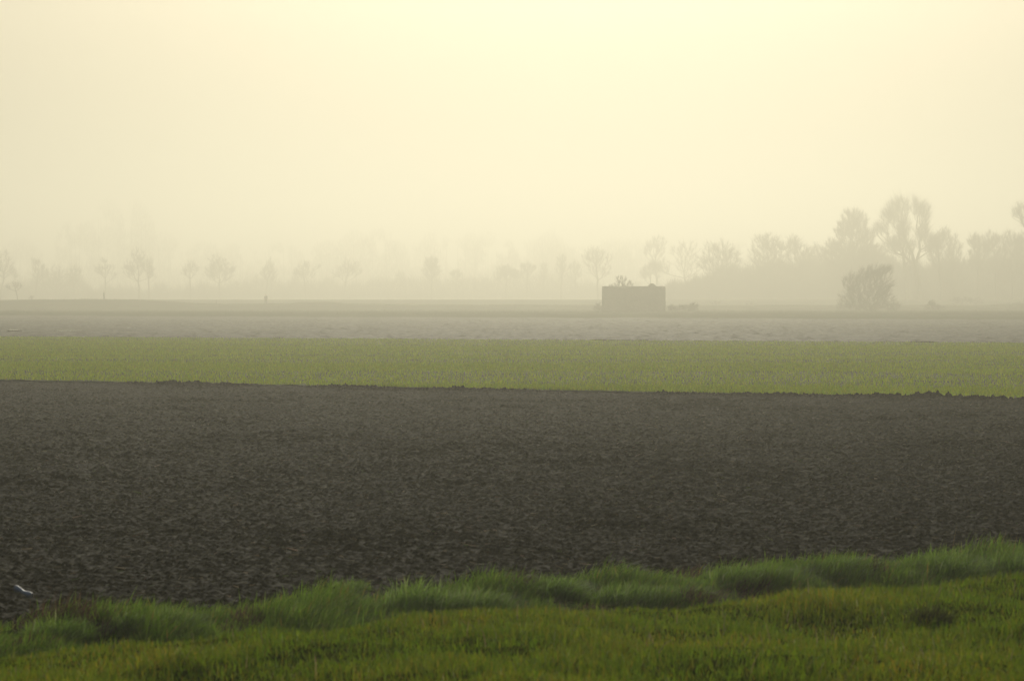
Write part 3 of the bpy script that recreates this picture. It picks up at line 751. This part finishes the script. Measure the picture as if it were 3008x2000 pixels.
def person(loc, rz, label, stride=.28, scale=1.0, coat=True):
    root = thing('person', loc, label, 'person', None, rz); root.scale = (scale,) * 3
    J = [(0, 0, .95, .13, .8), (0, .01, 1.12, .125, .75), (0, .02, 1.34, .15, .65), (0, .01, 1.48, .055), (0, -.01, 1.56, .05), (0, -.02, 1.62, .085), (0, -.015, 1.70, .08), (0, -.015, 1.745, .045)]
    E = [(i, i + 1) for i in range(7)]
    J.append((0, -.105, 1.635, .014)); E.append((5, 8))                         # nose
    for sgn in (-1, 1):
        b = len(J)
        J += [(sgn * .085, -.02, 1.655, .012)]; E.append((5, b))                # ear / cheek side
        b = len(J)
        fy = -stride * sgn
        J += [(sgn * .09, 0, .88, .10), (sgn * .10, fy * .55 - .03, .50, .065), (sgn * .10, fy * 1.0 + .02, .09, .042), (sgn * .10, fy * 1.0 - .13, .04, .036)]
        E += [(0, b), (b, b + 1), (b + 1, b + 2), (b + 2, b + 3)]
        b = len(J)
        ay = fy * -.6
        J += [(sgn * .19, .02, 1.40, .062), (sgn * .26, ay * .4 + .03, 1.13, .046), (sgn * .29, ay * .9 - .03, .90, .032), (sgn * .295, ay * .95 - .05, .84, .034)]
        E += [(2, b), (b, b + 1), (b + 1, b + 2), (b + 2, b + 3)]
        hnd = b + 3
        for q, (dy, ln) in enumerate([(-.032, .066), (-.011, .078), (.011, .073), (.031, .058)]):
            c = len(J); J += [(sgn * .298, ay * .95 - .05 + dy, .805, .0095), (sgn * .292, ay * .95 - .055 + dy, .805 - ln * .6, .0085), (sgn * .278, ay * .95 - .055 + dy, .805 - ln, .007)]
            E += [(hnd, c), (c, c + 1), (c + 1, c + 2)]
        c = len(J); J += [(sgn * .285, ay * .95 - .09, .83, .0105), (sgn * .275, ay * .95 - .10, .79, .0085)]; E += [(hnd, c), (c, c + 1)]
    body = skinned('body', J, E, skin_m, root)
    # coat: flared, follows torso and arms
    K = [(0, .01, .62, .20, .85), (0, .01, .80, .185, .85), (0, .01, 1.0, .165, .8), (0, .02, 1.2, .165, .75), (0, .02, 1.38, .175, .68), (0, .012, 1.46, .08)]
    G = [(i, i + 1) for i in range(5)]
    for sgn in (-1, 1):
        ay = stride * sgn * .6; b = len(K)
        K += [(sgn * .20, .02, 1.405, .078), (sgn * .265, ay * .4 + .03, 1.13, .063), (sgn * .292, ay * .88 - .028, .915, .05)]
        G += [(4, b), (b, b + 1), (b + 1, b + 2)]
    skinned('coat', K, G, coat_m, root)
    T = []
    Lg = []
    for sgn in (-1, 1):
        fy = -stride * sgn; b = len(T)
        T += [(sgn * .09, 0, .86, .115), (sgn * .10, fy * .55 - .03, .50, .08), (sgn * .10, fy * 1.0 + .015, .12, .06)]
        Lg += [(b, b + 1), (b + 1, b + 2)]
    b = len(T); T.append((0, 0, .94, .14, .8)); Lg += [(b, 0), (b, 3)]
    T = [T[b]] + T[:b]; Lg = [((0 if a == b else a + 1), (0 if c == b else c + 1)) for a, c in Lg]
    skinned('trousers', T, Lg, coat_m, root)
    skinned('hair', [(0, .015, 1.66, .088), (0, .005, 1.715, .088), (0, 0, 1.75, .05)], [(0, 1), (1, 2)], hair_m, root)
    return root
def at(px, D, z=None):
    X = (px - CX) / F * D
    return (X, D, float(land_z(X, D)) if z is None else z)
person(at(781, 611), math.radians(15), 'person in a long dark coat walking along the low dike', .26, 1.02)
person(at(188, 640), math.radians(60), 'taller of two people standing close together on the bank at the left', .10, .78)
person(at(174, 640), math.radians(-30), 'shorter of two people standing close together on the bank at the left', .12, .66)
person(at(305.5, 617), math.radians(100), 'person standing alone behind the bank, left of the walking one', .08, .95)

# thin post beside the bank
D = 650; root = thing('post', at(636, D), 'thin wooden post left of the walking person', 'post')
V, Fc = prisms([[0, 0, -.2], [0, 0, .9]], [[0, 0, .9], [.015, 0, 1.15]], [.055, .05], [.05, .03], 8)
link_mesh('pole', V, Fc, bark_m, parent=root)

# ---------------------------------------------------------------- discarded can on the soil
def lathe_can():
    can_m, t_, b_ = mat('printed_tin', .5, .5); b_.inputs['Metallic'].default_value = 0
    rp, _ = ramp_noise(t_, 30, [(.4, (.58, .64, .70)), (.6, (.74, .76, .78))]); t_.links.new(rp.outputs[0], b_.inputs['Base Color'])
    rim_m, t2, b2 = mat('bare_metal_rim', .5, .5); rp, _ = ramp_noise(t2, 60, [(.4, (.70, .70, .66)), (.6, (.78, .78, .74))]); t2.links.new(rp.outputs[0], b2.inputs['Base Color']); b2.inputs['Metallic'].default_value = .1
    D = 24.7; X = (87 - CX) / F * D
    root = thing('drink_can', (X, D - .35, .10), 'crushed pale blue and silver drink can lying on the dark soil', 'can')
    root.rotation_euler = (0, math.radians(24), math.radians(-12))
    def ring(x, r, sq, off=0):
        a = np.linspace(0, 2 * np.pi, 24, endpoint=False)
        return np.stack([np.full(24, x), r * np.cos(a), r * sq * np.sin(a) + off], 1)
    def lathe(name, prof, m, cap0=False, cap1=False):
        V = np.concatenate([ring(*p) for p in prof]); k = len(prof)
        Fc = [(i * 24 + j, i * 24 + (j + 1) % 24, (i + 1) * 24 + (j + 1) % 24, (i + 1) * 24 + j) for i in range(k - 1) for j in range(24)]
        return link_mesh(name, V, Fc, m, parent=root, smooth=True)
    lathe('body', [(-.058, .030, .75), (-.05, .033, .7), (-.02, .031, .5, .002), (.0, .030, .45, -.002), (.02, .031, .55), (.045, .033, .7), (.056, .030, .8)], can_m)
    for nm, s_ in (('can_end', -1), ('can_end', 1)):
        lathe(nm, [(s_ * .0565, .0295, .78), (s_ * .066, .026, .85), (s_ * .070, .0265, .85), (s_ * .070, .024, .85), (s_ * .066, .023, .85), (s_ * .066, .001, .85)], rim_m)
lathe_can()

# ---------------------------------------------------------------- haze
hm = bpy.data.materials.new('haze'); hm.use_nodes = True
ht = hm.node_tree
for nd in list(ht.nodes):
    if nd.type != 'OUTPUT_MATERIAL': ht.nodes.remove(nd)
pv = ht.nodes.new('ShaderNodeVolumePrincipled')
pv.inputs['Color'].default_value = (*HAZE_COL, 1)
pv.inputs['Density'].default_value = HAZE_DENS
pv.inputs['Anisotropy'].default_value = HAZE_G
ht.links.new(pv.outputs[0], ht.nodes['Material Output'].inputs['Volume'])
hv = [(x, y, z) for z in (-1.6, 60) for (x, y) in ((-2600, -400), (2600, -400), (2600, 4600), (-2600, 4600))]
hf = [(0, 3, 2, 1), (4, 5, 6, 7), (0, 1, 5, 4), (1, 2, 6, 5), (2, 3, 7, 6), (3, 0, 4, 7)]
tag(link_mesh('haze', hv, hf, hm), 'even pale yellow morning mist filling the air over the fields', 'mist', None, 'stuff')
